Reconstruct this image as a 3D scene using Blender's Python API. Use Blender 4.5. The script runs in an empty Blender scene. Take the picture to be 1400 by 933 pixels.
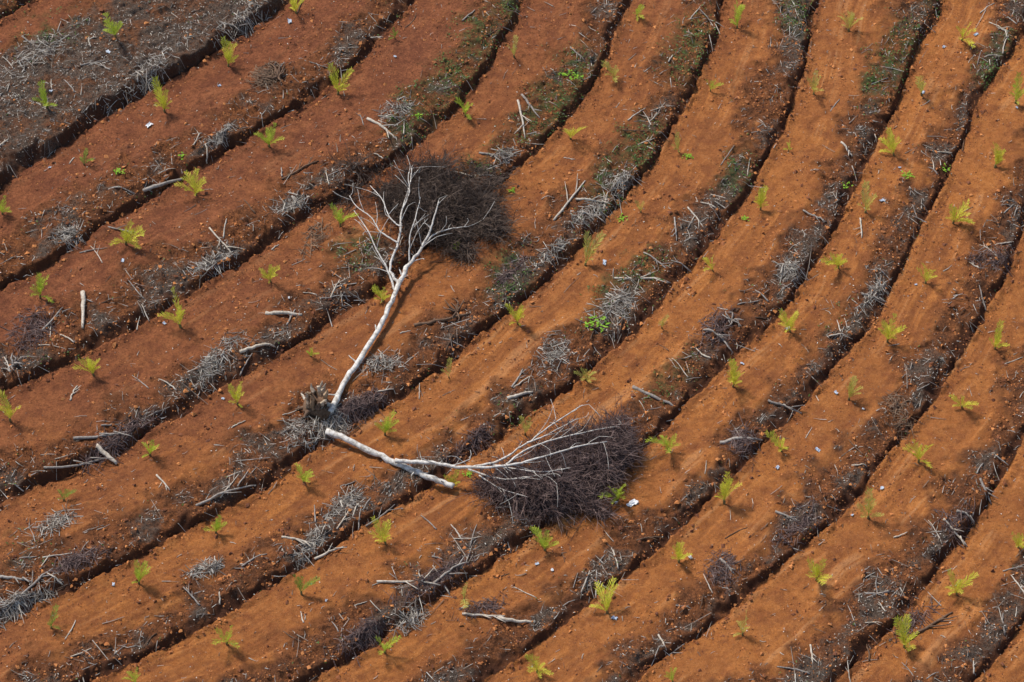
import bpy, math, random
import numpy as np
from mathutils import Vector
random.seed(7); RNG = np.random.default_rng(11)
C = bpy.context.scene.collection
# ------------------------------------------------------------------ camera
LENS = 102.9; D = 200.0; PITCH = math.radians(45)
CAM = np.array([0.0, -D*math.cos(PITCH), D*math.sin(PITCH)])
FW = np.array([0, math.cos(PITCH), -math.sin(PITCH)]); UP = np.array([0, math.sin(PITCH), math.cos(PITCH)]); RT = np.array([1.0, 0, 0])
cam = bpy.data.objects.new('camera', bpy.data.cameras.new('camera')); C.objects.link(cam)
cam.location = CAM; cam.rotation_euler = (math.radians(90)-PITCH, 0, 0)
cam.data.lens = LENS; cam.data.sensor_width = 36; cam.data.clip_end = 3000; cam.data.clip_start = 1
bpy.context.scene.camera = cam
K = 36/LENS/1400
G = 0.13
T = np.array([0.77, -0.638]); S = np.array([0.638, 0.77])
def ray(u, v): return FW + (u-700)*K*RT + (466.5-v)*K*UP
def plane_pt(u, v):
    d = ray(u, v)                       # z = -G*(T.xy)
    n = np.array([G*T[0], G*T[1], 1.0])
    return CAM + d*(-(n@CAM)/(n@d))
# ------------------------------------------------------------------ noise
TABS = {}
def vn(x, y, seed=0):
    if seed not in TABS: TABS[seed] = np.random.default_rng(seed+100).random((256, 256))
    tb = TABS[seed]
    xi = np.floor(x).astype(np.int64); yi = np.floor(y).astype(np.int64)
    fx = x-xi; fy = y-yi; fx = fx*fx*(3-2*fx); fy = fy*fy*(3-2*fy)
    a = tb[xi & 255, yi & 255]; b = tb[(xi+1) & 255, yi & 255]; c = tb[xi & 255, (yi+1) & 255]; d = tb[(xi+1) & 255, (yi+1) & 255]
    return (a*(1-fx)+b*fx)*(1-fy)+(c*(1-fx)+d*fx)*fy
def fbm(x, y, o=3, seed=0):
    r = 0; a = 1; tot = 0
    for i in range(o):
        r = r+a*vn(x*2**i+i*17.3, y*2**i+i*9.1, seed+i); tot += a; a *= .55
    return r/tot
def ss(a, b, x):
    t = np.clip((x-a)/(b-a), 0, 1); return t*t*(3-2*t)
# ------------------------------------------------------------------ terrace edges, traced on the slope
L = [
 [(0,258),(90,198),(200,132),(270,88),(330,48),(395,2)],
 [(0,405),(70,362),(150,308),(220,268),(290,225),(350,185),(420,142),(480,98),(540,40),(565,0)],
 [(0,542),(60,515),(130,480),(230,428),(300,382),(370,337),(440,290),(500,255),(560,213),(620,158),(660,110),(690,60),(720,0)],
 [(0,692),(80,658),(170,618),(240,575),(330,520),(400,480),(480,425),(530,388),(600,325),(680,255),(740,200),(790,148),(820,100),(843,50),(862,0)],
 [(0,852),(60,832),(140,792),(230,740),(330,690),(400,640),(450,604),(530,560),(600,510),(680,445),(740,392),(800,335),(860,270),(910,200),(950,130),(975,60),(992,0)],
 [(110,940),(180,910),(260,873),(340,828),(400,790),(470,740),(540,697),(600,652),(680,600),(760,545),(840,480),(900,415),(960,348),(1010,285),(1050,218),(1085,140),(1105,70),(1120,0)],
 [(400,950),(470,915),(540,870),(600,822),(680,768),(760,710),(850,645),(910,585),(970,525),(1040,455),(1090,400),(1130,330),(1170,260),(1205,190),(1240,110),(1270,50),(1292,0)],
 [(630,950),(700,900),(760,860),(850,792),(920,735),(980,678),(1050,605),(1110,545),(1170,482),(1220,400),(1260,320),(1300,225),(1340,145),(1370,95),(1400,55)],
 [(860,948),(940,880),(1010,822),(1080,762),(1150,702),(1200,645),(1250,585),(1300,515),(1340,445),(1375,375),(1400,305)],
 [(1140,945),(1200,880),(1260,815),(1330,725),(1380,640),(1400,600)],
 [(1320,945),(1400,855)],
]
sg = np.arange(-150, 150.01, .5)
def raw(k):
    p = np.array([plane_pt(u, v)[:2] for u, v in L[k]]); s = p@S; t = p@T; o = np.argsort(s); return s[o], t[o]
def smooth(a, n=7):
    w = np.hanning(n+2)[1:-1]; w /= w.sum(); return np.convolve(np.pad(a, n//2, 'edge'), w, 'valid')
Hs = {}
s0, t0 = raw(5)
h = np.interp(sg, s0, t0)
sl0 = (t0[3]-t0[0])/(s0[3]-s0[0]); sl1 = (t0[-1]-t0[-4])/(s0[-1]-s0[-4])
h = np.where(sg < s0[0], t0[0]+sl0*np.clip(sg-s0[0], -25, 0), h)
h = np.where(sg > s0[-1], t0[-1]+sl1*np.clip(sg-s0[-1], 0, 25), h)
Hs[5] = smooth(h, 11)
for k, n in [(4,5),(3,4),(2,3),(1,2),(0,1),(6,5),(7,6),(8,7),(9,8),(10,9)]:
    s1, t1 = raw(k); nb = Hs[n]
    off0 = t1[0]-np.interp(s1[0], sg, nb); off1 = t1[-1]-np.interp(s1[-1], sg, nb)
    h = np.where(sg < s1[0], nb+off0, np.where(sg > s1[-1], nb+off1, np.interp(sg, s1, t1)))
    Hs[k] = smooth(h, 11)
Lines = [Hs[0]-12.5-7*j for j in range(7, -1, -1)]+[Hs[k] for k in range(11)]+[Hs[10]+7*j for j in range(1, 9)]
K0 = 7                               # interval K0 is the wide strip at the top left
for i in range(1, len(Lines)): Lines[i] = np.maximum(Lines[i], Lines[i-1]+2.5)
def terr(x, y):
    x = np.asarray(x, float); y = np.asarray(y, float)
    s = x*S[0]+y*S[1]; t = x*T[0]+y*T[1]
    wob = (fbm(x/.8, y/.8, 3, 5)-.5)*.28; big = (fbm(x/4.5, y/4.5, 2, 1)-.5)*.8
    tw = t+big+wob
    ta = np.full(x.shape, -1e9); tb = np.full(x.shape, 1e9); k = np.full(x.shape, -1)
    for i, hl in enumerate(Lines):
        hv = np.interp(s, sg, hl); lo = hv <= tw
        ta = np.where(lo, np.maximum(ta, hv), ta); tb = np.where(~lo, np.minimum(tb, hv), tb); k = k+lo
    ok = (ta > -1e8) & (tb < 1e8)
    w = np.where(ok, tb-ta, 7.0); f = np.where(ok, (tw-ta)/w, .3); d1 = np.where(ok, tb-tw, 5.0); d0 = np.where(ok, tw-ta, 2.)
    fb = .56+(fbm(x/3.4, y/3.4, 3, 20)-.5)*.46
    fb = np.where(k == K0, .20+(fbm(x/3, y/3, 3, 20)-.5)*.2, fb)
    cut = .36+.70*ss(.35, .7, fbm(x/1.8, y/1.8, 2, 25))
    tot = G*w
    fc = 1-cut/w
    p = -tot*.36*ss(0, 1, (f-fb)/(fc-fb))-tot*.64*ss(0, 1, (f-fc)/(1-fc))
    z = -G*t+np.where(ok, G*w*f+p, 0)
    sp_ = (fbm(x/1.1, y/1.1, 3, 27)-.5)
    bench = 1-ss(-.12, .22, f-fb+sp_*.50)
    rough = 1-bench
    z = z+np.where(ok, .20*np.exp(-((d1-1.3)/.7)**2)*ss(.3, .7, fbm(x/1.7, y/1.7, 2, 33)), 0)
    z = z+np.where(ok, .16*np.exp(-((f-fb)*w/.5)**2)*fbm(x/.9, y/.9, 2, 35), 0)
    z = z+np.where(ok, .28*np.exp(-(d0/.45)**2)*ss(.38, .62, fbm(x/.8, y/.8, 2, 37)), 0)
    n1 = fbm(x/1.0, y/1.0, 3, 40)-.5; n2 = fbm(x/.34, y/.34, 2, 44)-.5
    lump = np.clip(vn(x/.42, y/.42, 46)-.52, 0, 1)*np.clip(vn(x/1.6, y/1.6, 48)+.1, 0, 1)
    z = z+n1*(.05+.36*rough)+n2*(.08+.22*rough)+lump*(.22+.42*rough)
    ds = d0-wob-big+(fbm(x/2, y/2, 2, 58)-.5)*.5
    stripe = (fbm(ds*1.8, s*.07, 2, 50)-.5)*.9+(fbm(ds*5.5, s*.14, 2, 55)-.5)*.6
    stripe = stripe*ss(.30, .60, fbm(x/3, y/3, 2, 59))
    z = z+stripe*.06*bench*ss(0, .5, d0)
    z = z+(fbm(x/9, y/9, 2, 60)-.5)*.5
    inr = np.where(ok, 1., 0.)
    clump = ss(.38, .64, fbm(x/2.6, y/2.6, 3, 70))
    deb = ss(.0, .32, f-fb+sp_*.34)*ss(.1, .8, d1)*(.10+.90*clump)*inr
    deb = np.where(k == K0, np.maximum(deb, (.55+.45*ss(.38, .58, fbm(x/2.6, y/2.6, 3, 74)))*ss(.0, .12, f-fb)), deb)
    cut_shade = (1-ss(cut*.55, cut*1.15, d1))*inr*ss(.15, .50, fbm(x/.8, y/.8, 3, 72))  # mask for the shade painted on the cut faces, broken up by noise
    return dict(z=z, bench=bench, deb=deb, cut=cut_shade, stripe=stripe, d0=d0, d1=d1, f=f, k=k, s=s, t=t, fb=fb)
def hz(x, y): return terr(np.array([x]), np.array([y]))['z'][0]
def at(u, v, h=0.0):
    d = ray(u, v); P = plane_pt(u, v)
    for i in range(14):
        zt = hz(P[0], P[1])+h; Q = CAM+d*((zt-CAM[2])/d[2]); P = P*.4+Q*.6
    return np.array([P[0], P[1], hz(P[0], P[1])+h])
def pix(P):
    r = np.asarray(P)-CAM; dd = r@FW
    return 700+(r@RT)/dd/K, 466.5-(r@UP)/dd/K
# ------------------------------------------------------------------ mesh helpers
def arr_mesh(name, V, F, smooth_=False):
    me = bpy.data.meshes.new(name); V = np.ascontiguousarray(V, np.float32); F = np.ascontiguousarray(F, np.int32); n, k = F.shape
    me.vertices.add(len(V)); me.vertices.foreach_set('co', V.ravel())
    me.loops.add(n*k); me.loops.foreach_set('vertex_index', F.ravel())
    me.polygons.add(n); me.polygons.foreach_set('loop_start', np.arange(0, n*k, k, dtype=np.int32))
    try: me.polygons.foreach_set('loop_total', np.full(n, k, np.int32))
    except Exception: pass
    me.polygons.foreach_set('use_smooth', np.full(n, smooth_))
    me.update(calc_edges=True); me.validate(); return me
def obj(name, me, mat=None, parent=None, loc=None):
    o = bpy.data.objects.new(name, me); C.objects.link(o)
    if mat and me and not me.materials: me.materials.append(mat)
    if parent: o.parent = parent
    if loc is not None: o.location = loc
    return o
def tag(o, label, cat, group=None, kind=None):
    o['label'] = label; o['category'] = cat
    if group: o['group'] = group
    if kind: o['kind'] = kind
    return o
def segs(P0, P1, R0, R1, n=3):
    P0 = np.asarray(P0, float); P1 = np.asarray(P1, float); R0 = np.asarray(R0, float); R1 = np.asarray(R1, float); m = len(P0)
    d = P1-P0; ln = np.linalg.norm(d, axis=1, keepdims=True)+1e-9; d = d/ln
    a = np.where(np.abs(d[:, 2:3]) > .9, np.array([[1., 0, 0]]), np.array([[0, 0, 1.]]))
    u = np.cross(d, a); u /= np.linalg.norm(u, axis=1, keepdims=True)+1e-9; v = np.cross(d, u)
    V = np.zeros((m, 2*n, 3))
    for i in range(n):
        c, s_ = math.cos(2*math.pi*i/n), math.sin(2*math.pi*i/n); o = u*c+v*s_
        V[:, i] = P0+o*R0[:, None]; V[:, n+i] = P1+o*R1[:, None]
    base = (np.arange(m)*2*n)[:, None]
    F = np.concatenate([base+np.array([[i, (i+1) % n, n+(i+1) % n, n+i]]) for i in range(n)])
    return V.reshape(-1, 3), F
def tube(pts, rad, n=8, sub=4, jit=.12, caps=True, seed=0):
    """one continuous tapering limb through the given points"""
    pts = np.array(pts, float); rad = np.array(rad, float); m = len(pts); q = []; r = []
    for i in range(m-1):
        p0 = pts[max(i-1, 0)]; p1 = pts[i]; p2 = pts[i+1]; p3 = pts[min(i+2, m-1)]
        for j in range(sub):
            t = j/sub
            q.append(.5*((2*p1)+(-p0+p2)*t+(2*p0-5*p1+4*p2-p3)*t*t+(-p0+3*p1-3*p2+p3)*t**3)); r.append(rad[i]*(1-t)+rad[i+1]*t)
    q.append(pts[-1]); r.append(rad[-1]); q = np.array(q); r = np.array(r); rr = np.random.default_rng(seed)
    q[1:-1] += rr.normal(0, 1, (len(q)-2, 3))*r[1:-1, None]*jit*1.6
    tan = np.gradient(q, axis=0); tan /= np.linalg.norm(tan, axis=1, keepdims=True)+1e-9
    up = np.array([0.13, 0.21, 1.]); u = np.cross(tan, up); u /= np.linalg.norm(u, axis=1, keepdims=True)+1e-9; v = np.cross(tan, u)
    V = []
    for i in range(len(q)):
        for a in range(n):
            th = 2*math.pi*a/n; k = r[i]*(1+rr.normal(0, jit)*.5)
            V.append(q[i]+(u[i]*math.cos(th)+v[i]*math.sin(th))*k)
    F = [(i*n+a, i*n+(a+1) % n, (i+1)*n+(a+1) % n, (i+1)*n+a) for i in range(len(q)-1) for a in range(n)]
    if caps:
        b = len(V); V.append(q[0]); V.append(q[-1]); e = (len(q)-1)*n
        F += [(b, (a+1) % n, a, a) for a in range(n)]; F += [(b+1, e+a, e+(a+1) % n, e+(a+1) % n) for a in range(n)]
        F = [tuple(dict.fromkeys(f)) for f in F]
    return [tuple(x) for x in V], F
class MB:
    def __init__(s): s.V = []; s.F = []
    def add(s, VF):
        b = len(s.V); s.V += VF[0]; s.F += [tuple(i+b for i in f) for f in VF[1]]; return s
    def mesh(s, name, origin=(0, 0, 0), sm=True):
        me = bpy.data.meshes.new(name); o = np.array(origin); me.from_pydata([tuple(np.array(v)-o) for v in s.V], [], s.F); me.update()
        me.polygons.foreach_set('use_smooth', [sm]*len(me.polygons)); return me
# ------------------------------------------------------------------ materials
class M:
    def __init__(s, name, rough=.9):
        s.m = bpy.data.materials.new(name); s.m.use_nodes = True; s.nt = s.m.node_tree; s.b = s.nt.nodes['Principled BSDF']
        s.b.inputs['Roughness'].default_value = rough; s.b.inputs['Specular IOR Level'].default_value = .2
    def n(s, t, **kw):
        nd = s.nt.nodes.new(t)
        for k, v in kw.items(): s.set(nd.inputs[k.replace('__', ' ')], v)
        return nd
    def set(s, i, v):
        if hasattr(v, 'is_linked') or hasattr(v, 'links'): s.nt.links.new(v, i)
        elif isinstance(v, (tuple, list)) and len(v) == 3 and i.type == 'RGBA': i.default_value = (*v, 1)
        else: i.default_value = v
    def mix(s, f, a, b, mode='MIX'):
        nd = s.nt.nodes.new('ShaderNodeMix'); nd.data_type = 'RGBA'; nd.blend_type = mode
        s.set(nd.inputs[0], f); s.set(nd.inputs[6], a); s.set(nd.inputs[7], b); return nd.outputs[2]
    def math(s, op, a, b=0.0, clamp=False):
        nd = s.nt.nodes.new('ShaderNodeMath'); nd.operation = op; nd.use_clamp = clamp; s.set(nd.inputs[0], a); s.set(nd.inputs[1], b); return nd.outputs[0]
    def noise(s, scale, vec=None, detail=4, rough=.6, dist=0.):
        nd = s.nt.nodes.new('ShaderNodeTexNoise'); nd.inputs['Scale'].default_value = scale; nd.inputs['Detail'].default_value = detail; nd.inputs['Roughness'].default_value = rough; nd.inputs['Distortion'].default_value = dist
        if vec is not None: s.nt.links.new(vec, nd.inputs['Vector'])
        return nd.outputs['Fac']
    def rng(s, v, a, b, c=0., d=1.):
        nd = s.nt.nodes.new('ShaderNodeMapRange'); s.set(nd.inputs[0], v)
        for i, q in enumerate((a, b, c, d)): nd.inputs[i+1].default_value = q
        return nd.outputs[0]
    def col(s, c): s.set(s.b.inputs['Base Color'], c)
    def bump(s, h, dist=.05, st=1.):
        nd = s.nt.nodes.new('ShaderNodeBump'); nd.inputs['Distance'].default_value = dist; nd.inputs['Strength'].default_value = st
        s.nt.links.new(h, nd.inputs['Height']); s.nt.links.new(nd.outputs[0], s.b.inputs['Normal'])
# soil
m = M('terraced_soil', .95); m.b.inputs['Specular IOR Level'].default_value = .08
tc = m.n('ShaderNodeTexCoord').outputs['Object']
at1 = m.nt.nodes.new('ShaderNodeAttribute'); at1.attribute_name = 'masks'; sp = m.nt.nodes.new('ShaderNodeSeparateColor'); m.nt.links.new(at1.outputs['Color'], sp.inputs[0])
at2 = m.nt.nodes.new('ShaderNodeAttribute'); at2.attribute_name = 'extra'; sp2 = m.nt.nodes.new('ShaderNodeSeparateColor'); m.nt.links.new(at2.outputs['Color'], sp2.inputs[0])
bench, deb, cut = sp.outputs[0], sp.outputs[1], sp.outputs[2]; green, stripe, red = sp2.outputs[0], sp2.outputs[1], sp2.outputs[2]
nb = m.noise(.22, tc, 4); nm = m.noise(1.8, tc, 6, .7); nf = m.noise(6, tc, 6, .85); nff = m.noise(20, tc, 3, .7); n3 = m.noise(.8, tc, 7, .78); n5 = m.noise(.55, tc, 5, .65)
ora = m.mix(m.rng(nm, .3, .7), (.47, .158, .038), (.70, .275, .078))
ora = m.mix(m.rng(n3, .47, .62, 0, .75), ora, (.28, .092, .034))
ora = m.mix(m.rng(nb, .42, .60, 0, .8), ora, m.mix(.35, ora, (.31, .105, .042)))
ora = m.mix(m.rng(stripe, .30, .60), m.mix(.50, ora, (.20, .066, .028)), ora)
ora = m.mix(m.rng(stripe, .60, .80, 0, .30), ora, (.80, .42, .19))
ora = m.mix(m.rng(nf, .52, .64, 0, .72), ora, (.17, .055, .024))
ora = m.mix(m.rng(nff, .57, .67, 0, .5), ora, (.82, .44, .22))
ora = m.mix(m.math('MULTIPLY', red, .80), ora, m.mix(m.rng(nf, .38, .62), m.mix(m.rng(n3, .38, .58), (.46, .160, .078), (.23, .078, .044)), (.12, .044, .027)))
rgh = m.mix(m.rng(n3, .36, .60), (.125, .052, .030), (.40, .138, .048))
rgh = m.mix(m.rng(nf, .44, .58), m.mix(.25, rgh, (.62, .26, .11)), m.mix(.68, rgh, (.046, .025, .018)))
rgh = m.mix(m.rng(n5, .46, .62, 0, .5), rgh, m.mix(.6, rgh, (.065, .038, .028)))
c = m.mix(m.rng(m.math('ADD', bench, m.math('MULTIPLY', m.math('SUBTRACT', nf, .5), 1.8)), .15, .85), rgh, ora)
dbc = m.mix(m.rng(nf, .42, .60), (.19, .145, .11), (.055, .040, .032))
dbc = m.mix(m.rng(nff, .54, .64, 0, .75), dbc, (.48, .42, .35))
dbc = m.mix(m.rng(n3, .48, .62, 0, .75), dbc, m.mix(m.rng(nf, .42, .6), (.28, .12, .06), (.08, .040, .028)))
c = m.mix(m.rng(m.math('ADD', deb, m.math('MULTIPLY', m.math('SUBTRACT', nm, .5), 1.8)), .22, .82, 0, .84), c, dbc)
c = m.mix(m.math('MULTIPLY', green, m.rng(nm, .42, .6)), c, (.10, .14, .05))
c = m.mix(m.math('MULTIPLY', cut, .85), c, m.mix(m.rng(nf, .35, .65), (.05, .026, .019), (.18, .070, .038)))  # shadow of the cut faces painted into the soil colour as dark brown
m.col(c)
hh = m.math('ADD', m.math('MULTIPLY', nf, 1.), m.math('MULTIPLY', nff, .7))
m.bump(m.math('MULTIPLY', hh, m.math('ADD', .80, m.math('MULTIPLY', m.math('SUBTRACT', 1., bench), .65))), .20, 1.)
SOIL = m.m
def varied(name, cols, rough=.85, transl=0, nscale=0, spec=.2, dk=(.62, .58, .54)):
    m = M(name, rough); m.b.inputs['Specular IOR Level'].default_value = spec
    g = m.nt.nodes.new('ShaderNodeNewGeometry'); oi = m.nt.nodes.new('ShaderNodeObjectInfo')
    r = m.math('FRACT', m.math('ADD', g.outputs['Random Per Island'], oi.outputs['Random']))
    cr = m.nt.nodes.new('ShaderNodeValToRGB'); m.nt.links.new(r, cr.inputs[0]); e = cr.color_ramp.elements
    e[0].color = (*cols[0], 1); e[1].color = (*cols[-1], 1)
    for i, q in enumerate(cols[1:-1]): e.new((i+1)/(len(cols)-1)).color = (*q, 1)
    c = cr.outputs[0]
    if nscale:
        tc = m.n('ShaderNodeTexCoord').outputs['Object']; n = m.noise(nscale, tc, 5, .7)
        c = m.mix(m.rng(n, .40, .56), m.mix(1., c, dk, 'MULTIPLY'), c); m.bump(n, .05, .9)
    m.col(c)
    if transl:
        tb = m.nt.nodes.new('ShaderNodeBsdfTranslucent'); m.nt.links.new(c, tb.inputs[0]); ms = m.nt.nodes.new('ShaderNodeMixShader'); ms.inputs[0].default_value = transl
        m.nt.links.new(m.b.outputs[0], ms.inputs[1]); m.nt.links.new(tb.outputs[0], ms.inputs[2]); m.nt.links.new(ms.outputs[0], m.nt.nodes['Material Output'].inputs[0])
    return m.m
GREY = varied('grey_twigs', [(.07, .05, .04), (.24, .20, .165), (.58, .53, .46), (.10, .07, .055), (.16, .12, .09), (.66, .60, .50), (.42, .37, .32)])
PSTK = varied('pale_sticks', [(.34, .28, .22), (.70, .63, .52), (.24, .17, .125), (.52, .46, .39), (.20, .14, .10), (.76, .70, .60)])
DARK = varied('dark_twigs', [(.036, .024, .019), (.09, .060, .046), (.20, .145, .112), (.055, .036, .028), (.13, .088, .066)])
DARK2 = varied('brown_twigs', [(.058, .036, .034), (.125, .080, .072), (.27, .19, .165), (.075, .047, .044), (.18, .12, .108)])
BARK = varied('pale_bark', [(.70, .66, .60), (.72, .68, .62)], nscale=3.5, dk=(.54, .50, .46))
BARK2 = varied('pale_branches', [(.62, .58, .53), (.74, .70, .64)], nscale=5)
WPALE = varied('weathered_wood', [(.64, .55, .44), (.56, .50, .42)], nscale=6)
WGREY = varied('grey_wood', [(.42, .375, .33), (.29, .25, .22)], nscale=6)
WBRN = varied('brown_wood', [(.20, .12, .075), (.15, .095, .065)], nscale=6)
STUMP = varied('split_wood', [(.66, .46, .27), (.30, .20, .13), (.60, .50, .38), (.16, .10, .07)], nscale=5)
CLOD = varied('soil_clods', [(.45, .160, .050), (.60, .24, .08), (.23, .082, .036), (.14, .056, .032)])
CHIP = varied('litter_chips', [(.14, .11, .085), (.30, .25, .20), (.56, .51, .43), (.74, .69, .60)])
WEED = varied('weed_leaves', [(.06, .12, .03), (.11, .19, .045), (.17, .24, .09)], transl=.2)
BROAD = varied('bright_leaves', [(.20, .42, .03), (.30, .50, .05)], transl=.25)
PALM = {'y': varied('yellow_fronds', [(.74, .70, .07), (.60, .64, .07), (.84, .74, .13)], .6, .3),
        'g': varied('green_fronds', [(.40, .54, .06), (.52, .62, .07), (.62, .66, .09)], .6, .3),
        'd': varied('dark_green_fronds', [(.18, .31, .05), (.26, .40, .06), (.38, .48, .07)], .6, .3),
        'p': varied('pale_fronds', [(.66, .60, .13), (.56, .56, .12), (.70, .56, .19)], .6, .3)}
PSTEM = varied('palm_stem', [(.16, .12, .05), (.22, .18, .06)])
PLAS = varied('pale_plastic', [(.42, .48, .58), (.52, .57, .64)], .5, spec=.4)
PLASW = varied('white_plastic', [(.68, .68, .69), (.72, .72, .72)], .5, spec=.4)
# ------------------------------------------------------------------ terrain
def axis(a, b, step, far):
    core = np.arange(a, b, step); o = []; d = step
    x = b
    while x < far: o.append(x); d *= 1.22; x += d
    p = []; d = step; x = a-step
    while x > -far: p.append(x); d *= 1.22; x -= d
    return np.concatenate([np.array(p)[::-1], core, np.array(o)])
xs = axis(-41, 46, .09, 900); ys = axis(-36, 46, .09, 900)
X, Y = np.meshgrid(xs, ys); nx, ny = len(xs), len(ys)
R = terr(X.ravel(), Y.ravel())
XX, YY = X.ravel(), Y.ravel()
V = np.stack([XX, YY, R['z']], 1)
idx = np.arange(nx*ny).reshape(ny, nx)
F = np.stack([idx[:-1, :-1], idx[:-1, 1:], idx[1:, 1:], idx[1:, :-1]], -1).reshape(-1, 4)
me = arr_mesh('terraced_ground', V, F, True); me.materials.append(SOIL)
greens = [(600,90,60),(565,165,45),(640,50,50),(545,140,30),(870,205,40),(940,60,40),(760,150,40),(650,215,30),(830,260,35),(945,90,35),(480,345,30),(60,30,40),(860,360,40),(1000,240,30),(1360,110,30),(820,400,40),(1240,60,30),(690,380,35),(720,600,30),(1190,120,30),(600,560,25),(20,730,30),(740,180,35),(900,500,35),(1120,430,25),(700,20,30),(780,100,35),(1090,30,30),(1210,100,30),(1290,20,30),(1380,80,30)]
gp = [(plane_pt(u, v)[:2], r/20.) for u, v, r in greens]
def gmask(x, y):
    g = np.zeros(len(x))
    for p, q in gp: g = np.maximum(g, np.exp(-((x-p[0])**2+((y-p[1])/1.3)**2)/q**2))
    return g
gm = gmask(XX, YY)*(1-R['bench'])
redm = ss(8, -28, R['t']+ (fbm(XX/8, YY/8, 2, 90)-.5)*20)
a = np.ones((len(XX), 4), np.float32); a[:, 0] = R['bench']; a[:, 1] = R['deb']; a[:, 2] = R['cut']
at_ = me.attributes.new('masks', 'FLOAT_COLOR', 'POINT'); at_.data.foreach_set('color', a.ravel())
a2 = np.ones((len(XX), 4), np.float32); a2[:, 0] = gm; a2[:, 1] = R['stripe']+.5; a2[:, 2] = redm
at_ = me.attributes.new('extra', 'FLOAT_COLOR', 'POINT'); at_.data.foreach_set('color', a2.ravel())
g = obj('terrain', me); g['kind'] = 'structure'; g['label'] = 'terraced orange soil slope with curved benches and cut banks darkened by painted shade'; g['category'] = 'ground'
# ------------------------------------------------------------------ litter (stuff)
def scatter(n, fn):
    x = RNG.uniform(-40, 45, n); y = RNG.uniform(-35, 45, n); r = terr(x, y); p = fn(r, x, y); k = RNG.random(n) < p
    return x[k], y[k], {q: (v[k] if hasattr(v, 'shape') else v) for q, v in r.items()}
def twigs(name, lab, num, fn, l0, l1, r0, r1, mat, bend=.0):
    x, y, r = scatter(num, fn); n = len(x); ln = RNG.uniform(l0, l1, n)*(1+1.2*(RNG.random(n) < .12)); th = RNG.uniform(0, 2*math.pi, n)
    th = np.where(RNG.random(n) < .35, math.atan2(S[1], S[0])+RNG.normal(0, .6, n), th)
    dx, dy = np.cos(th)*ln, np.sin(th)*ln; lift = .02+RNG.uniform(0, .05, n)
    z0 = terr(x-dx, y-dy)['z']; z1 = terr(x+dx, y+dy)['z']; zm = np.maximum((z0+z1)/2, r['z'])
    P0 = np.column_stack([x-dx, y-dy, z0+lift]); P1 = np.column_stack([x+dx, y+dy, z1+lift]); Pm = np.column_stack([x+RNG.normal(0, .03, n), y+RNG.normal(0, .03, n), zm+lift])
    rad = RNG.uniform(r0, r1, n); V, F = segs(np.concatenate([P0, Pm]), np.concatenate([Pm, P1]), np.concatenate([rad, rad*.85]), np.concatenate([rad*.85, rad*.5]), 4 if r1 > .03 else 3)
    tag(obj(name, arr_mesh(name, V, F), mat), lab, 'twigs', kind='stuff'); print(name, n)
twigs('twig_litter', 'fine grey dead twigs strewn along the rough strips between terraces', 280000, lambda r, x, y: r['deb']*ss(.42, .68, fbm(x/1.3, y/1.3, 3, 77))*.32+.032*(1-r['bench'])+.007, .06, .22, .010, .025, GREY)
twigs('stick_litter', 'pale broken branch pieces scattered thickly over the rough strips', 60000, lambda r, x, y: (r['deb']*ss(.46, .68, fbm(x/2.3, y/2.3, 3, 97))*.32+.030*(1-r['bench']))*np.where(r['k'] == K0, .28, 1.)+.004, .14, .56, .017, .033, PSTK)
def lumps(P, sc, name, mat, flat=1.):
    base = np.array([(1, 0, 0), (-1, 0, 0), (0, 1, 0), (0, -1, 0), (0, 0, 1), (0, 0, -1)], float); f = np.array([(0, 2, 4), (2, 1, 4), (1, 3, 4), (3, 0, 4), (2, 0, 5), (1, 2, 5), (3, 1, 5), (0, 3, 5)])
    n = len(P); V = base[None]*RNG.uniform(.5, 1.2, (n, 6, 1)); V = V+RNG.normal(0, .18, (n, 6, 3)); V[:, :, 2] *= flat
    a = RNG.uniform(0, 6.28, n); c_, s_ = np.cos(a)[:, None], np.sin(a)[:, None]
    V = np.stack([V[:, :, 0]*c_-V[:, :, 1]*s_, V[:, :, 0]*s_+V[:, :, 1]*c_, V[:, :, 2]], 2)*sc[:, None, None]+P[:, None]
    F = (np.arange(n)*6)[:, None, None]+f[None]
    return obj(name, arr_mesh(name, V.reshape(-1, 3), F.reshape(-1, 3)), mat)
x, y, r = scatter(360000, lambda r, x, y: (1-r['bench'])*ss(.40, .6, fbm(x/.9, y/.9, 2, 79))*.46*(1-r['deb']*.5)*np.where(r['k'] == K0, .4, 1.)+.20*ss(.45, .65, fbm(x/1.5, y/1.5, 3, 85))*np.where(r['k'] == K0, .2, 1.)+.30*(r['d0'] < .7))
sc = RNG.uniform(.025, .080, len(x))*(1+1.4*(RNG.random(len(x)) < .10))
tag(lumps(np.stack([x, y, r['z']+sc*.2], 1), sc, 'soil_clods', CLOD, .8), 'loose orange and brown clods of soil on the terraces', 'soil clods', kind='stuff')
print('clods', len(x))
def leaves(P, sz, name, mat, tilt=.5, asp=.5):
    n = len(P); a = RNG.uniform(0, 6.28, n); u = np.stack([np.cos(a), np.sin(a), RNG.normal(0, tilt, n)], 1); v = np.stack([-np.sin(a), np.cos(a), RNG.normal(0, tilt, n)], 1)
    V = np.stack([P-u*sz[:, None], P+v*sz[:, None]*asp, P+u*sz[:, None], P-v*sz[:, None]*asp], 1)
    return obj(name, arr_mesh(name, V.reshape(-1, 3), np.arange(4*n).reshape(-1, 4)), mat)
x, y, r = scatter(240000, lambda r, x, y: r['deb']*ss(.42, .66, fbm(x/.8, y/.8, 3, 81))*.44+.016+.02*(1-r['bench']))
sz = RNG.uniform(.02, .075, len(x))
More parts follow.
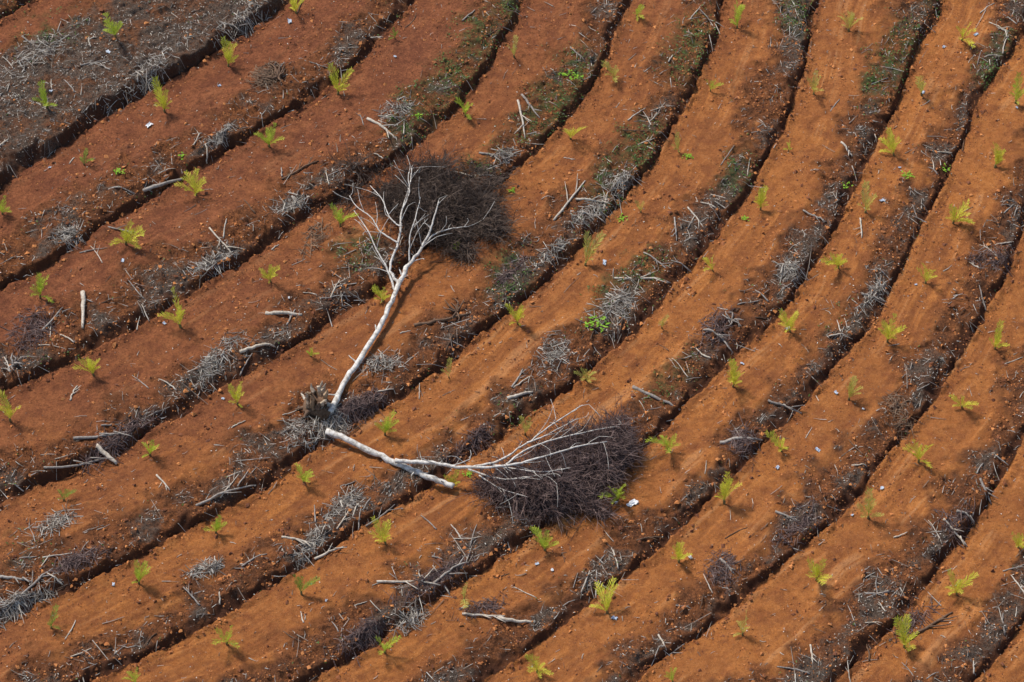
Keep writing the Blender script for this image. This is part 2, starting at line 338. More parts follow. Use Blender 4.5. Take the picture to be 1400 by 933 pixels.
tag(leaves(np.stack([x, y, r['z']+.03+RNG.random(len(x))*.04], 1), sz, 'leaf_litter', CHIP, .25), 'pale dry leaf and wood scraps on the rough strips', 'leaf litter', kind='stuff')
x, y, r = scatter(340000, lambda r, x, y: (gmask(x, y)+.03*ss(.5, .7, fbm(x/2, y/2, 2, 87)))*(1-r['bench'])*ss(.42, .62, fbm(x/.7, y/.7, 2, 83)))
tag(leaves(np.stack([x, y, r['z']+.03+RNG.random(len(x))*.12], 1), RNG.uniform(.04, .11, len(x)), 'creeping_weeds', WEED, .5, .45), 'low green weeds creeping over the rough strips', 'weeds', kind='stuff')
print('weeds', len(x))
# ------------------------------------------------------------------ palm saplings
rows = [
 [(158,50,42,'g'),(65,147,44,'g')],
 [(405,18,36,'y'),(312,90,40,'y'),(225,152,40,'y'),(115,225,28,'d'),(3,292,32,'g')],
 [(540,52,22,'d'),(462,128,44,'y'),(368,200,42,'g'),(268,266,38,'y'),(172,333,46,'y'),(55,407,38,'g')],
 [(703,78,36,'p'),(636,158,38,'g'),(465,308,38,'g'),(370,384,32,'y'),(247,447,48,'y'),(128,513,38,'y'),(14,575,42,'y')],
 [(870,22,28,'g'),(840,108,36,'p'),(780,190,32,'y'),(625,346,24,'g'),(524,412,28,'y'),(425,487,26,'g'),(325,553,38,'y'),(205,622,32,'g'),(87,684,30,'d')],
 [(1008,38,38,'g'),(971,124,24,'g'),(928,207,26,'p'),(876,290,28,'p'),(800,362,42,'p'),(708,443,36,'y'),(614,516,24,'p'),(526,594,36,'g'),(415,660,36,'g'),(295,728,34,'g'),(190,798,36,'g'),(70,858,32,'d')],
 [(1160,42,42,'p'),(1112,128,34,'p'),(1078,206,22,'g'),(1040,286,32,'y'),(975,370,28,'y'),(905,448,25,'p'),(802,520,36,'p'),(718,594,36,'p'),(618,665,26,'y'),(527,743,36,'y'),(412,812,38,'d'),(310,880,38,'g'),(186,934,26,'g')],
 [(1315,55,42,'y'),(1260,130,38,'p'),(1222,212,40,'y'),(1183,290,42,'p'),(1146,366,36,'y'),(1080,453,38,'y'),(1002,528,40,'y'),(914,614,44,'g'),(845,684,36,'g'),(745,752,38,'g'),(634,820,36,'p'),(526,892,36,'g')],
 [(1388,140,42,'g'),(1360,228,46,'y'),(1303,305,44,'y'),(1265,387,38,'y'),(1213,467,40,'y'),(1160,546,36,'p'),(1068,616,42,'y'),(990,688,46,'y'),(928,768,40,'y'),(830,838,40,'y'),(734,918,38,'y')],
 [(1360,476,38,'y'),(1315,557,38,'y'),(1256,632,40,'y'),(1187,708,42,'p'),(1116,792,46,'y'),(1015,868,34,'p'),(920,932,30,'g')],
 [(1392,748,36,'y'),(1308,812,38,'y'),(1236,884,48,'y')],
]
def frond_mesh(name, ln, elev, droop, mat, seed):
    rr = random.Random(seed); n = 12; pts = []; p = np.zeros(3); e = elev
    for i in range(n+1):
        pts.append(p.copy()); e = elev-droop*(i/n)**1.5; p = p+np.array([math.cos(e), 0, math.sin(e)])*ln/n
    V = []; F = []
    def quad(a, b, c_, d_): k = len(V); V.extend([a, b, c_, d_]); F.append((k, k+1, k+2, k+3))
    for i in range(n):
        w = .022*(1-i/n)+.008
        for ax in (np.array([0, w, 0]), np.array([0, 0, w])): quad(pts[i]-ax, pts[i]+ax, pts[i+1]+ax*.9, pts[i+1]-ax*.9)
    for i in range(2*n-5):
        f = (i+5)/(2*n); j = min(int(f*n), n-1); q = pts[j]+(pts[j+1]-pts[j])*(f*n-j); tan = pts[j+1]-pts[j]; tan = tan/np.linalg.norm(tan); nor = np.array([-tan[2], 0, tan[0]])
        for sd in (-1, 1):
            if rr.random() < .10: continue
            L_ = ln*.27*math.sin(math.pi*min(.97, .12+f*.83))**.6*rr.uniform(.65, 1.25)
            dr = tan*rr.uniform(.8, 1.2)+np.array([0, sd*.75, 0])+nor*rr.uniform(-.1, .55); dr /= np.linalg.norm(dr)
            wv = tan*.030; mid = q+dr*L_*.5; tip = q+dr*L_+np.array([0, 0, -.08*L_])
            quad(q, mid-wv, tip, mid+wv)
    me = bpy.data.meshes.new(name); me.from_pydata([tuple(v) for v in V], [], F); me.materials.append(PALM[mat]); me.update(); return me
FR = {c_: [frond_mesh('frond', ln, el, dr, c_, i) for i, (ln, el, dr) in enumerate([(1.7, 1.30, .50), (1.55, 1.14, .80), (1.35, .98, .95), (1.0, .66, .9), (1.6, 1.48, .22)])] for c_ in PALM}
sb = MB().add(tube([(0, 0, -.12), (0, 0, .12), (.01, 0, .3)], [.07, .09, .04], 7, 2)).mesh('palm_stem'); sb.materials.append(PSTEM)
ORD = 'first second third fourth fifth sixth seventh eighth ninth tenth eleventh twelfth thirteenth'.split()
SAP = []
CN = {'y': 'yellow-green', 'g': 'mid-green', 'd': 'dark green', 'p': 'pale yellowish'}
spot = 0
for ri, row in enumerate(rows):
    for si, (u, v, px, c_) in enumerate(row):
        spot += 1; rr = random.Random(spot*31)
        P = at(u, v+1); sc_ = px/40*1.0
        root = bpy.data.objects.new('palm_sapling', None); C.objects.link(root); root.empty_display_size = .3
        root.location = P-np.array([0, 0, .02]); root.rotation_euler = (rr.uniform(-.16, .16), rr.uniform(-.16, .16), rr.uniform(0, 6.28)); root.scale = (sc_*.95, sc_*.95, sc_*rr.uniform(.95, 1.2))
        sz_ = 'small' if px < 30 else 'large' if px > 41 else 'medium-sized'
        tag(root, f'{sz_} {CN[c_]} palm sapling, {ORD[si]} down the {ORD[ri]} terrace from top left', 'palm sapling', 'palm saplings planted along the terraces')
        SAP.append((u, v-8, ri, si))
        obj('stem', sb, None, root)
        nf_ = {'y': 12, 'g': 11, 'd': 10, 'p': 9}[c_] - (4 if px < 26 else 0) + rr.choice([-4, -2, -1, 0, 1])
        lop = rr.uniform(0, 6.28); seq = [4, 0, 1, 0, 4, 2, 0, 1, 3, 0, 0, 1, 0, 1]
        if rr.random() < .3: seq = [4, 1, 2, 0, 2, 3, 1, 0, 2, 1, 0, 2, 1, 0]
        am = rr.uniform(.08, .40)
        for i in range(nf_):
            o = obj('frond', FR[c_][seq[i]], None, root, (0, 0, .15)); az = i*2.399+rr.uniform(-.7, .7)
            k_ = rr.uniform(.55, 1.2)*(1+am*math.cos(az-lop)); o.rotation_euler = (rr.uniform(-.22, .22), rr.uniform(-.22, .22), az); o.scale = (k_,)*3
def rel(u, v):
    b = min(SAP, key=lambda q: (q[0]-u)**2+(q[1]-v)**2); dx, dy = u-b[0], v-b[1]; a = math.degrees(math.atan2(-dy, dx)) % 360
    d_ = ['right of', 'above-right of', 'above', 'above-left of', 'left of', 'below-left of', 'below', 'below-right of'][int((a+22.5)//45) % 8]
    return f'{d_} the {ORD[b[3]]} sapling down the {ORD[b[2]]} terrace from top left'
# ------------------------------------------------------------------ loose sticks and logs
def stick(A, B, r, mat, word, seed, fork=False, name='dead_stick', cat='stick', label=None):
    rr = np.random.default_rng(seed); A = np.array(A); B = np.array(B); n = 4; pts = []
    side = np.array([-(B-A)[1], (B-A)[0], 0]); bend = rr.normal(0, .03)
    for i in range(n+1):
        t = i/n; q = A*(1-t)+B*t+side*bend*math.sin(math.pi*t); lin = A[2]*(1-t)+B[2]*t
        q[2] = max(lin, hz(q[0], q[1]))+r*.55; pts.append(q)
    for i in (1, 2, 3): pts[i][2] = max(pts[i][2], (pts[i-1][2]+pts[i+1][2])/2)
    mb = MB().add(tube(pts, [r, r*.95, r*.85, r*.75, r*.5], 7, 2, .18, seed=seed))
    ln = np.linalg.norm(B-A)
    if fork:
        for t in ((.45, .7) if ln > 1.3 else (.55,)):
            q = A*(1-t)+B*t; q[2] = pts[int(t*n)][2]; dr = (B-A)*rr.uniform(.2, .34)+side*rr.choice([-1, 1])*rr.uniform(.12, .3)+np.array([0, 0, .06*ln])
            mb.add(tube([q, q+dr*.5, q+dr], [r*.6, r*.45, r*.2], 5, 2, .18, seed=seed+3))
    o0 = (A+B)/2; o = obj(name, mb.mesh(name, o0), mat, None, o0)
    u, v = pix(o0)
    tag(o, label or f'{word} {cat} {rel(u, v)}', cat, 'loose logs and sticks on the rough strips'); return o
big = [(113,400,113,450,7,'p'),(196,262,250,244,7,'g'),(385,246,436,221,4,'b'),(363,429,413,431,7,'p'),(286,312,322,358,3,'p'),(502,163,540,190,5,'p'),(708,138,718,190,4,'p'),(713,130,738,162,4,'g'),
 (655,210,702,230,4,'g'),(757,302,800,248,4,'p'),(787,273,838,284,4,'p'),(780,290,828,306,4,'g'),(840,381,917,388,4,'p'),(880,346,916,372,3,'g'),(865,530,930,562,6,'g'),(984,606,1042,603,6,'g'),
 (694,546,729,537,6,'p'),(632,840,690,843,4,'p'),(680,846,732,851,6,'p'),(515,796,602,801,4,'p'),(1290,710,1322,748,4,'p'),(1308,699,1332,718,5,'g'),(1050,548,1096,566,4,'g'),(1240,876,1302,838,5,'b'),
 (132,611,160,636,8,'p'),(58,452,86,421,3,'g'),(0,790,45,797,5,'g'),(20,822,72,778,4,'g'),(268,692,350,664,4,'g'),(328,482,375,475,6,'p'),(566,446,642,430,6,'b'),(1098,288,1130,304,3,'g'),
 (940,284,962,312,3,'p'),(922,298,925,330,3,'g'),(962,452,1002,484,4,'g'),(1178,402,1212,414,4,'g'),(1176,299,1178,326,3,'p'),(96,548,106,528,3,'p'),(900,868,911,890,3,'p'),(1108,882,1111,908,3,'p'),
 (214,650,232,671,3,'p'),(60,640,150,625,4,'g'),(100,600,180,590,5,'g'),(430,765,470,748,4,'p'),(385,735,430,745,4,'p'),(590,800,640,770,4,'g'),(1150,195,1165,215,4,'p'),(1218,545,1230,560,4,'b'),
 (985,765,1003,785,5,'g'),(140,310,185,318,3,'g'),(300,30,340,50,3,'g'),(30,50,60,72,3,'g'),(110,90,150,85,3,'g'),(780,65,800,85,3,'g'),(700,530,715,505,3,'g'),(330,775,365,758,3,'g'),(500,720,540,690,3,'g'),(870,740,905,735,3,'b'),(1060,700,1090,715,4,'g'),(1340,655,1355,690,4,'g')]
MT = {'p': (WPALE, 'pale'), 'g': (WGREY, 'grey'), 'b': (WBRN, 'brown')}
for i, (a, b, c_, d_, w, q) in enumerate(big):
    logm = w >= 6
    stick(at(a, b), at(c_, d_), w*.5/20*(.85), MT[q][0], ('thick ' if logm else 'long ')+MT[q][1], 500+i, fork=not logm, name='dead_log' if logm else 'dead_stick', cat='log' if logm else 'stick')
x, y, r = scatter(12000, lambda r, x, y: (r['deb']*.40*ss(.42, .6, fbm(x/2.4, y/2.4, 2, 91))+.03*(1-r['bench']))*np.where(r['k'] == K0, .35, 1.)+.010)
cnt = 0
for i in range(len(x)):
    u, v = pix((x[i], y[i], r['z'][i]))
    if not (5 < u < 1395 and 5 < v < 928) or cnt >= 238: continue
    cnt += 1; rr = random.Random(i+900)
    th = math.atan2(S[1], S[0])+rr.gauss(0, .7) if rr.random() < .4 else rr.uniform(0, 3.14)
    ln = rr.uniform(.7, 2.1); q = rr.choice('pppggb'); rad_ = rr.uniform(.03, .06)
    dx, dy = math.cos(th)*ln/2, math.sin(th)*ln/2
    A = (x[i]-dx, y[i]-dy, hz(x[i]-dx, y[i]-dy)); B = (x[i]+dx, y[i]+dy, hz(x[i]+dx, y[i]+dy))
    stick(A, B, rad_, MT[q][0], ('short ' if ln < 1.1 else 'thin ')+MT[q][1], 2000+i, fork=rr.random() < .4)
# ------------------------------------------------------------------ heaps of cleared sticks
def heap(cu, cv, ru, rv, n, mat, label, tilt, seed, hmax=.20):
    rr = np.random.default_rng(seed+300); Cc = at(cu, cv); e1 = (at(cu+ru*math.cos(tilt), cv+ru*math.sin(tilt))-Cc)[:2]; e2 = (at(cu-rv*math.sin(tilt), cv+rv*math.cos(tilt))-Cc)[:2]
    cl = np.clip(rr.normal(0, .36, (6, 2)), -.6, .6); ci = rr.choice(6, n, p=np.array([.3, .22, .18, .13, .1, .07])); sg_ = rr.uniform(.18, .42, 6)[ci][:, None]; ab = cl[ci]+np.clip(rr.normal(0, 1, (n, 2)), -1.7, 1.7)*sg_; xy = Cc[:2]+ab[:, :1]*e1+ab[:, 1:]*e2
    th = rr.uniform(0, 6.28, n)
    ln = rr.uniform(.16, .46, n)*(1+1.2*(rr.random(n) < .18)); R_ = rr.uniform(.011, .026, n)*(1+.7*(rr.random(n) < .14))
    d = np.stack([np.cos(th), np.sin(th)], 1)*ln[:, None]; p0 = xy-d; p1 = xy+d; z0 = terr(p0[:, 0], p0[:, 1])['z']; z1 = terr(p1[:, 0], p1[:, 1])['z']
    up = .015+hmax*rr.random(n)*np.exp(-(ab**2).sum(1)*1.2); md = (p0+p1)/2+rr.normal(0, .03, (n, 2)); zm = np.maximum((z0+z1)/2, terr(md[:, 0], md[:, 1])['z'])
    P0 = np.column_stack([p0, z0+up*rr.uniform(.3, 1.4, n)]); P1 = np.column_stack([p1, z1+up*rr.uniform(.3, 1.4, n)]); Pm = np.column_stack([md, zm+up])
    V, F = segs(np.concatenate([P0, Pm]), np.concatenate([Pm, P1]), np.concatenate([R_, R_*.85]), np.concatenate([R_*.85, R_*.5]))
    o = obj('brush_heap', arr_mesh('brush_heap', V-Cc[None], F), mat, None, Cc); tag(o, label, 'brush heap', 'heaps of cleared brush on the rough strips')
PM = {'g': GREY, 'd': DARK2, 'b': varied('brown_brush', [(.09, .052, .036), (.22, .14, .09), (.34, .23, .15)])}
piles = [(372,108,34,24,260,'b','tangled brown'),(440,330,30,14,120,'b','flat brown'),(290,358,30,13,260,'g','low grey'),(102,316,26,16,200,'g','grey'),(403,280,30,16,240,'g','pale grey'),(38,462,38,24,330,'d','dark'),(300,498,44,22,360,'g','wide grey'),
 (815,285,30,16,220,'g','grey'),(842,412,34,22,330,'g','grey'),(990,450,30,22,260,'d','dark'),(1078,375,22,18,180,'g','grey'),(1010,608,28,20,220,'d','dark'),(985,782,24,22,220,'d','dark'),(1092,718,36,14,200,'d','low dark'),
 (500,862,44,20,300,'d','wide dark'),(160,602,48,14,320,'d','long dark'),(38,818,50,18,340,'g','wide grey'),(540,150,22,16,160,'g','grey'),(752,486,24,20,180,'g','grey'),(425,745,34,12,170,'g','low grey'),(650,835,34,10,150,'d','low dark'),
 (305,185,22,10,120,'g','low grey'),(850,245,26,14,150,'g','grey'),(680,220,26,9,120,'g','low grey'),(1225,560,22,22,150,'b','brown'),(1310,715,26,22,150,'d','dark'),(1195,405,24,12,140,'g','low grey'),(100,770,40,16,240,'d','dark'),(470,690,44,12,200,'g','low grey'),(600,790,50,14,260,'d','long dark'),
 (60,720,40,14,200,'g','grey'),(285,775,34,12,170,'g','low grey'),(1250,850,34,14,150,'d','dark'),(1355,345,18,26,160,'d','tall dark'),(760,345,26,12,140,'g','low grey'),(700,375,26,12,140,'d','dark'),(520,500,34,16,200,'g','grey'),(560,850,30,16,160,'g','grey'),(205,95,50,22,240,'g','wide grey'),(60,70,50,26,240,'g','wide grey'),(330,25,40,20,160,'g','grey'),(640,610,36,12,150,'d','low dark')]
for i, (u, v, a, b, n, q, w) in enumerate(piles):
    heap(u, v, a*1.15, b*1.25, int(n*.95), PM[q], f'{w} brush heap {rel(u, v)}', (-.55 if u < 1000 else -.9)+random.uniform(-.25, .25), i)
# ------------------------------------------------------------------ twiggy crown
def crown(lobes, mat, hmax, parent, seed, rad=(.013, .029)):
    rr = np.random.default_rng(seed); PP = []; OU = []; QQ = []
    for (cu, cv, ru, rv, n, tilt, k) in lobes:
        Cc = at(cu, cv); e1 = at(cu+ru*math.cos(tilt), cv+ru*math.sin(tilt))-Cc; e2 = at(cu-rv*math.sin(tilt), cv+rv*math.cos(tilt))-Cc
        nc = max(7, n//75); ca = rr.uniform(0, 6.28, nc); cq = np.sqrt(rr.random(nc))*.92; wt = rr.uniform(.3, 1.6, nc); ci = rr.choice(nc, n, p=wt/wt.sum())
        a_ = cq[ci]*np.cos(ca[ci])+rr.normal(0, .15, n); b_ = cq[ci]*np.sin(ca[ci])+rr.normal(0, .15, n)
        xy = Cc[None, :2]+np.outer(a_, e1[:2])+np.outer(b_, e2[:2]); q = np.hypot(a_, b_)
        zz = terr(xy[:, 0], xy[:, 1])['z']; hh = hmax*k*np.clip(1-q**2*.6, .2, 1)*(.3+.9*rr.random(nc)[ci])
        PP.append(np.stack([xy[:, 0], xy[:, 1], zz+hh*rr.random(n)**.8+.02], 1)); out = xy-Cc[None, :2]; OU.append(out/(np.linalg.norm(out, axis=1, keepdims=True)+1e-6)); QQ.append(q)
    P = np.concatenate(PP); ou = np.concatenate(OU); q = np.concatenate(QQ); n = len(P)
    th = rr.uniform(0, 6.28, n); dd = np.stack([np.cos(th), np.sin(th)], 1)+ou*(1.1*np.clip(q, 0, 1)**2)[:, None]; d = np.column_stack([dd, rr.normal(.15, .45, n)]); d /= np.linalg.norm(d, axis=1, keepdims=True)
    rings = 3; L_ = rr.uniform(.4, 1.6, n)*(1+.9*(rr.random(n) < .15))/rings; R_ = rr.uniform(*rad, n); A0 = []; A1 = []; r0 = []; r1 = []
    for i in range(rings):
        Q = P+d*L_[:, None]; gz = terr(Q[:, 0], Q[:, 1])['z']+.01; Q[:, 2] = np.maximum(Q[:, 2], gz)
        A0.append(P); A1.append(Q); r0.append(R_*(1-i/rings*.6)); r1.append(R_*(1-(i+1)/rings*.6))
        if i < rings-1:
            for k in range(2):
                d2 = d+rr.normal(0, .7, (n, 3)); d2 /= np.linalg.norm(d2, axis=1, keepdims=True); A0.append(Q); A1.append(Q+d2*L_[:, None]*.9); r0.append(R_*.6); r1.append(R_*.35)
        d = d+rr.normal(0, .35, (n, 3)); d /= np.linalg.norm(d, axis=1, keepdims=True); P = Q
    V, F = segs(np.concatenate(A0), np.concatenate(A1), np.concatenate(r0), np.concatenate(r1))
    obj('twig_crown', arr_mesh('twig_crown', V-np.array(parent.location)[None], F), mat, parent)
# ------------------------------------------------------------------ the two felled trees
def limbs(root, spec, mat, seed=0, n=8):
    for i, (nm, pts, r0, r1) in enumerate(spec):
        W = [at(u, v, h) for u, v, h in pts]; m_ = len(W); A, B = W[0], W[-1]; tot = math.hypot(pts[-1][0]-pts[0][0], pts[-1][1]-pts[0][1])
        for j in range(1, m_-1):                           # keep the limb stiff instead of following every bump of the soil
            fr = math.hypot(pts[j][0]-pts[0][0], pts[j][1]-pts[0][1])/tot; z = A[2]+(B[2]-A[2])*fr+pts[j][2]-(pts[0][2]+(pts[-1][2]-pts[0][2])*fr)
            d = ray(pts[j][0], pts[j][1]); W[j] = CAM+d*((z-CAM[2])/d[2])
        rad = [(r0+(r1-r0)*(j/(m_-1))**.7)*(.70 if nm == 'trunk' else .80) for j in range(m_)]
        mb = MB().add(tube(W, rad, n if r0 > .12 else 6, 6, .15 if nm == 'trunk' else .2, seed=seed+i)); rr = np.random.default_rng(seed+i+50)
        if nm == 'trunk':
            for j in range(1, m_):                         # short snags left on the stem
                q = W[j-1]*.4+W[j]*.6; d = rr.normal(0, 1, 3); d[2] = abs(d[2])*.6; d /= np.linalg.norm(d); mb.add(tube([q, q+d*.35, q+d*rr.uniform(.5, .8)], [.08, .05, .025], 6, 2, .2, seed=seed+j))
        else:
            for j in range(1, m_):
                for k in range(2 if j > 1 else 1):
                    t = rr.random(); q = W[j-1]*(1-t)+W[j]*t; d = W[j]-W[j-1]; l = np.linalg.norm(d); d = d/l+rr.normal(0, .65, 3)*np.array([1, 1, .6])+np.array([0, 0, .1]); d /= np.linalg.norm(d); le = rr.uniform(.4, 1.5)
                    e = q+d*le; e2 = e+(d+rr.normal(0, .6, 3))*le*.6
                    for z_ in (e, e2): z_[2] = max(z_[2], hz(z_[0], z_[1])+.05)
                    rr_ = rad[j]*.45; mb.add(tube([q, e, e2], [max(rr_, .022), max(rr_*.65, .017), .012], 5, 2, .2, seed=seed+i*9+k))
        obj(nm, mb.mesh(nm, root.location), mat if nm == 'trunk' else BARK2, root)
def felled(u, v, label):
    o = bpy.data.objects.new('fallen_tree', None); C.objects.link(o); o.location = at(u, v); return tag(o, label, 'fallen tree', 'felled trees')
t1 = felled(452, 562, 'bare pale fallen tree pointing up the slope, dark twiggy crown spread behind it')
limbs(t1, [('trunk', [(452,564,.35),(470,525,.45),(500,479,.5),(524,436,.6),(541,398,.7),(557,364,.8)], .31, .22),
 ('limb', [(555,368,.8),(574,343,1.1),(587,318,1.4),(594,295,1.7),(600,276,1.8)], .17, .045),
 ('limb', [(546,390,.7),(533,366,.9),(545,330,1.2),(549,290,1.6),(560,255,1.7),(563,230,1.6)], .15, .04),
 ('limb', [(540,400,.6),(530,370,.8),(515,342,1.),(503,316,1.1),(484,288,1.)], .11, .03),
 ('limb', [(545,332,1.2),(521,318,1.3),(508,298,1.5),(488,283,1.4),(478,268,1.1)], .085, .03),
 ('limb', [(574,343,1.1),(592,322,1.4),(615,313,1.7),(640,310,1.5)], .09, .028),
 ('limb', [(551,285,1.6),(560,262,1.7),(558,240,1.6),(565,225,1.3)], .06, .025),
 ('limb', [(547,310,1.4),(532,296,1.5),(522,272,1.5),(506,254,1.2)], .07, .025),
 ('limb', [(560,358,1.),(560,325,1.6),(568,298,1.9),(575,270,1.8)], .08, .028)], BARK, 10)
crown([(600,276,70,44,2000,.1,1.),(640,312,58,40,1500,.3,1.),(560,262,60,30,800,-.1,.8),(515,262,40,28,300,.1,.6),(660,282,38,34,450,.3,.8),(598,335,40,22,300,0,.6)], DARK, 1.7, t1, 3)
t2 = felled(447, 590, 'bare pale fallen tree lying towards the right with forked trunk and brown brushy crown')
limbs(t2, [('trunk', [(446,590,.4),(490,609,.5),(540,632,.55),(585,651,.5),(620,666,.45)], .31, .26),
 ('limb', [(540,630,.6),(590,634,.8),(640,640,1.),(690,637,1.3),(735,627,1.6),(785,612,1.8),(830,604,1.5)], .19, .04),
 ('limb', [(640,640,1.),(682,630,1.3),(720,606,1.5),(756,580,1.6),(796,554,1.4)], .13, .035),
 ('limb', [(690,637,1.3),(722,614,1.6),(762,600,1.8),(805,590,1.8),(835,584,1.4)], .11, .03),
 ('limb', [(640,642,1.),(685,655,1.2),(722,652,1.6),(755,648,1.7)], .08, .03),
 ('limb', [(665,634,1.),(702,641,1.5),(744,645,1.8),(780,640,1.8)], .08, .03),
 ('limb', [(655,650,.9),(684,668,1.1),(722,680,1.3)], .065, .028),
 ('limb', [(720,606,1.5),(745,596,1.7),(790,572,1.5)], .08, .03)], BARK, 90)
crown([(745,668,66,36,1600,.1,1.),(800,650,58,46,1700,-.3,1.),(828,610,46,36,950,-.5,.95),(695,668,46,22,500,.25,.7),(775,695,52,20,500,0,.65),(770,612,44,26,450,-.3,.8)], DARK2, 1.7, t2, 8)
# stump with splintered wood
st = bpy.data.objects.new('broken_stump', None); C.objects.link(st); SP = at(434, 558); st.location = SP
tag(st, 'splintered tree stump with pale broken wood where both fallen trunks meet', 'stump')
mb = MB().add(tube([SP+np.array([0, 0, -.2]), SP+np.array([0, 0, .35]), SP+np.array([.05, 0, .75])], [.85, .70, .6], 12, 3, .25, seed=4)); obj('stump_base', mb.mesh('stump_base', SP), WBRN, st)
rr = random.Random(5)
for i in range(13):
    a = i*.48+rr.uniform(-.2, .2); q = SP+np.array([math.cos(a)*.5, math.sin(a)*.5, .45]); hgt = rr.uniform(.6, 1.5)
    mb = MB().add(tube([q, q+np.array([math.cos(a)*.08, math.sin(a)*.08, hgt*.6]), q+np.array([math.cos(a)*.25, math.sin(a)*.25, hgt])], [.22, .16, .03], 5, 2, .25, seed=i)); obj('splinter', mb.mesh('splinter', SP, False), STUMP, st)
for i in range(8):
    a = i*.8+rr.uniform(-.2, .2); l = rr.uniform(1., 1.7); e = SP[:2]+np.array([math.cos(a), math.sin(a)])*l; mp = SP[:2]+np.array([math.cos(a+.15), math.sin(a+.15)])*l*.55
    mb = MB().add(tube([SP+np.array([0, 0, .2]), (mp[0], mp[1], hz(*mp)+.26), (e[0], e[1], hz(*e)+.02)], [.24, .15, .05], 6, 3, .2, seed=i+30)); obj('root', mb.mesh('root', SP), WBRN if i % 3 else WPALE, st)
heap(440, 578, 44, 24, 460, GREY, 'pale brush and splinters heaped round the broken stump', -.2, 70, .4)
heap(485, 560, 40, 20, 440, DARK2, 'dark brush heap right of the broken stump', -.5, 71, .35)
# root tangles
for i, (u, v, s_, lab) in enumerate([(380,108,1.2,'upturned brown root tangle on the rough strip near the top left'), (625,428,.9,'dark forked root tangle right of the tall fallen trunk'), (20,500,.9,'grey root tangle beside the dark brush near the left edge'), (1000,440,.8,'grey root tangle on the strip right of the picture centre')]):
    P = at(u, v); mb = MB(); rr = random.Random(i+60)
    for j in range(8):
        a = rr.uniform(0, 6.28); l = rr.uniform(.6, 1.4)*s_; e = P+np.array([math.cos(a)*l, math.sin(a)*l, rr.uniform(.05, .5)]); e[2] = max(e[2], hz(e[0], e[1])+.03); md = (P+e)/2+np.array([rr.uniform(-.25, .25), rr.uniform(-.25, .25), .2])
        mb.add(tube([P+np.array([0, 0, .1]), md, e], [.09*s_, .06*s_, .02], 6, 3, .25, seed=j+i*10))
    tag(obj('root_tangle', mb.mesh('root_tangle', P), WBRN if i < 2 else WGREY, None, P), lab, 'roots')
# ------------------------------------------------------------------ single bright broadleaf weeds
for i, (u, v, s_) in enumerate([(812,445,1.4),(775,103,.8),(1240,242,.7),(162,236,.7),(1290,232,.7),(625,332,.9),(850,300,.6),(570,160,.6),(788,108,.7),(1018,300,.5),(700,262,.5),(250,215,.5),(1155,255,.7),(640,650,.6),(940,215,.6)]):
    P = at(u, v); rr = random.Random(i); V = []; F = []
    for j in range(int(26*s_)+8):
        a = rr.uniform(0, 6.28); q = rr.uniform(.05, .6)*s_; c0 = np.array([math.cos(a)*q*1.3, math.sin(a)*q, rr.uniform(.06, .35)*s_]); b_ = rr.uniform(0, 6.28); l = rr.uniform(.08, .17)*(.6+s_*.4)
        U = np.array([math.cos(b_), math.sin(b_), rr.uniform(-.3, .4)])*l; W = np.array([-math.sin(b_), math.cos(b_), rr.uniform(-.3, .3)])*l*.45; k = len(V)
        V += [c0-U, c0-U*.2+W, c0+U, c0-U*.2-W]; F.append((k, k+1, k+2, k+3))
    me = bpy.data.meshes.new('broadleaf_weed'); me.from_pydata([tuple(q) for q in V], [], F)
    tag(obj('broadleaf_weed', me, BROAD, None, P), f'bright broadleaf weed {rel(u, v)}', 'weed', 'bright green broadleaf weeds')
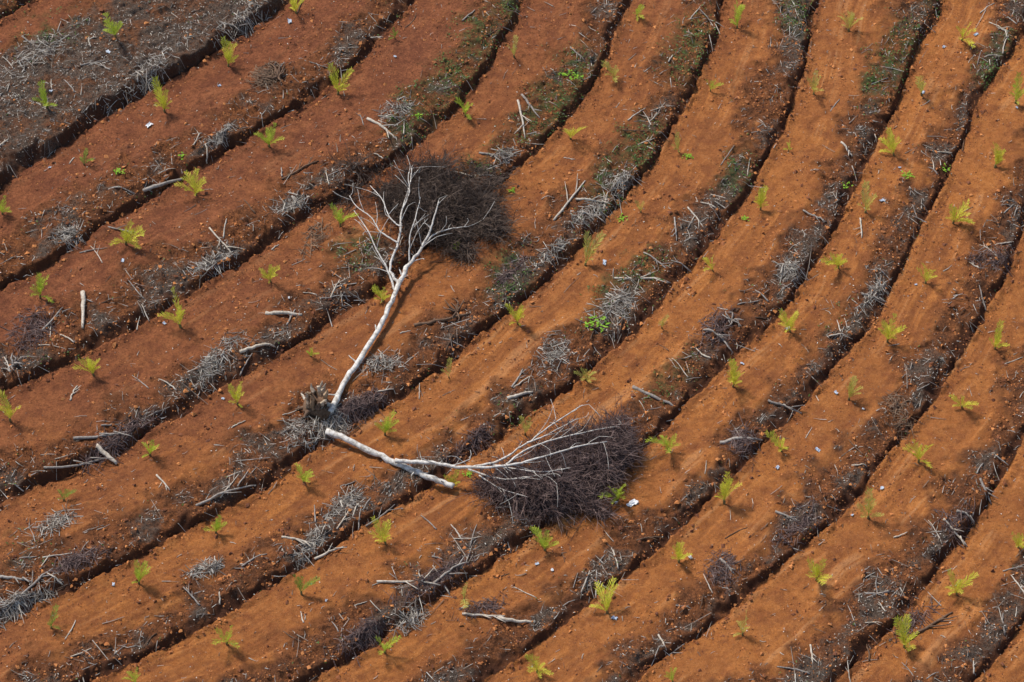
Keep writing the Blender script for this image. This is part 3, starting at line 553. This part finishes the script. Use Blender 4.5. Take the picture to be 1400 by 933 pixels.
# ------------------------------------------------------------------ plastic scraps
for i, (u, v, s_, w) in enumerate([(204,172,.9,1),(396,30,.9,0),(148,72,.8,0),(300,118,.5,0),(70,125,.6,0),(865,689,1.2,1),(842,688,.5,0),(840,846,.8,0),(826,360,.7,0),(1077,450,.7,1),(1118,616,.7,0),(944,763,.6,1),(1206,275,.7,0),(1290,65,.6,0),(1143,538,.6,0),(1063,640,.6,0),(168,357,.6,0),(225,443,.5,0),(155,800,.5,0),(68,230,.4,0),(1165,705,.5,0),(734,772,.5,0),(395,408,.4,1),(1334,48,.6,0),(1390,148,.5,0),(1180,560,.4,1),(1206,668,.5,0),(446,822,.4,1),(1262,127,.6,0),(305,546,.5,0),(1230,230,.4,0),(755,780,.5,1),(540,78,.4,0),(1015,498,.5,0),(1252,390,.4,0)]):
    s_ *= .8
    P = at(u, v); rr = np.random.default_rng(i+5); n = 6; g_ = np.linspace(-.5, .5, n); A, B = np.meshgrid(g_, g_); A = A*rr.uniform(.7, 1.1)*s_*.7+rr.normal(0, .05, A.shape)*s_; B = B*s_*.4+rr.normal(0, .05, A.shape)*s_; Z = .05+np.abs(rr.normal(0, .09, A.shape))*s_
    ii = np.arange(n*n).reshape(n, n); F = np.stack([ii[:-1, :-1], ii[:-1, 1:], ii[1:, 1:], ii[1:, :-1]], -1).reshape(-1, 4)
    o = obj('plastic_scrap', arr_mesh('plastic_scrap', np.stack([A.ravel(), B.ravel(), Z.ravel()], 1), F), PLASW if w else PLAS, None, P); o.rotation_euler[2] = rr.uniform(0, 3)
    tag(o, f"crumpled {'white' if w else 'bluish'} plastic scrap {rel(u, v)}", 'plastic scrap', 'crumpled plastic scraps')
# ------------------------------------------------------------------ light
el, az = math.radians(56), math.radians(-48)            # sun from the upper left of the view
L_ = np.array([math.sin(az)*math.cos(el), math.cos(az)*math.cos(el), math.sin(el)])
sun = bpy.data.objects.new('sun', bpy.data.lights.new('sun', 'SUN')); C.objects.link(sun); sun.data.energy = 4.2; sun.data.angle = math.radians(7); sun.data.color = (1, .94, .85)
sun.rotation_euler = Vector(L_).to_track_quat('Z', 'Y').to_euler(); sun.location = (-60, 60, 90)
w = bpy.data.worlds.new('World'); bpy.context.scene.world = w; w.use_nodes = True; nt = w.node_tree
sk = nt.nodes.new('ShaderNodeTexSky'); sk.sky_type = 'NISHITA'; sk.sun_disc = False; sk.sun_elevation = el; sk.sun_rotation = az
nt.links.new(sk.outputs[0], nt.nodes['Background'].inputs[0]); nt.nodes['Background'].inputs[1].default_value = .14
sc = bpy.context.scene; sc.view_settings.view_transform = 'Standard'; sc.view_settings.look = 'None'; sc.view_settings.exposure = 0
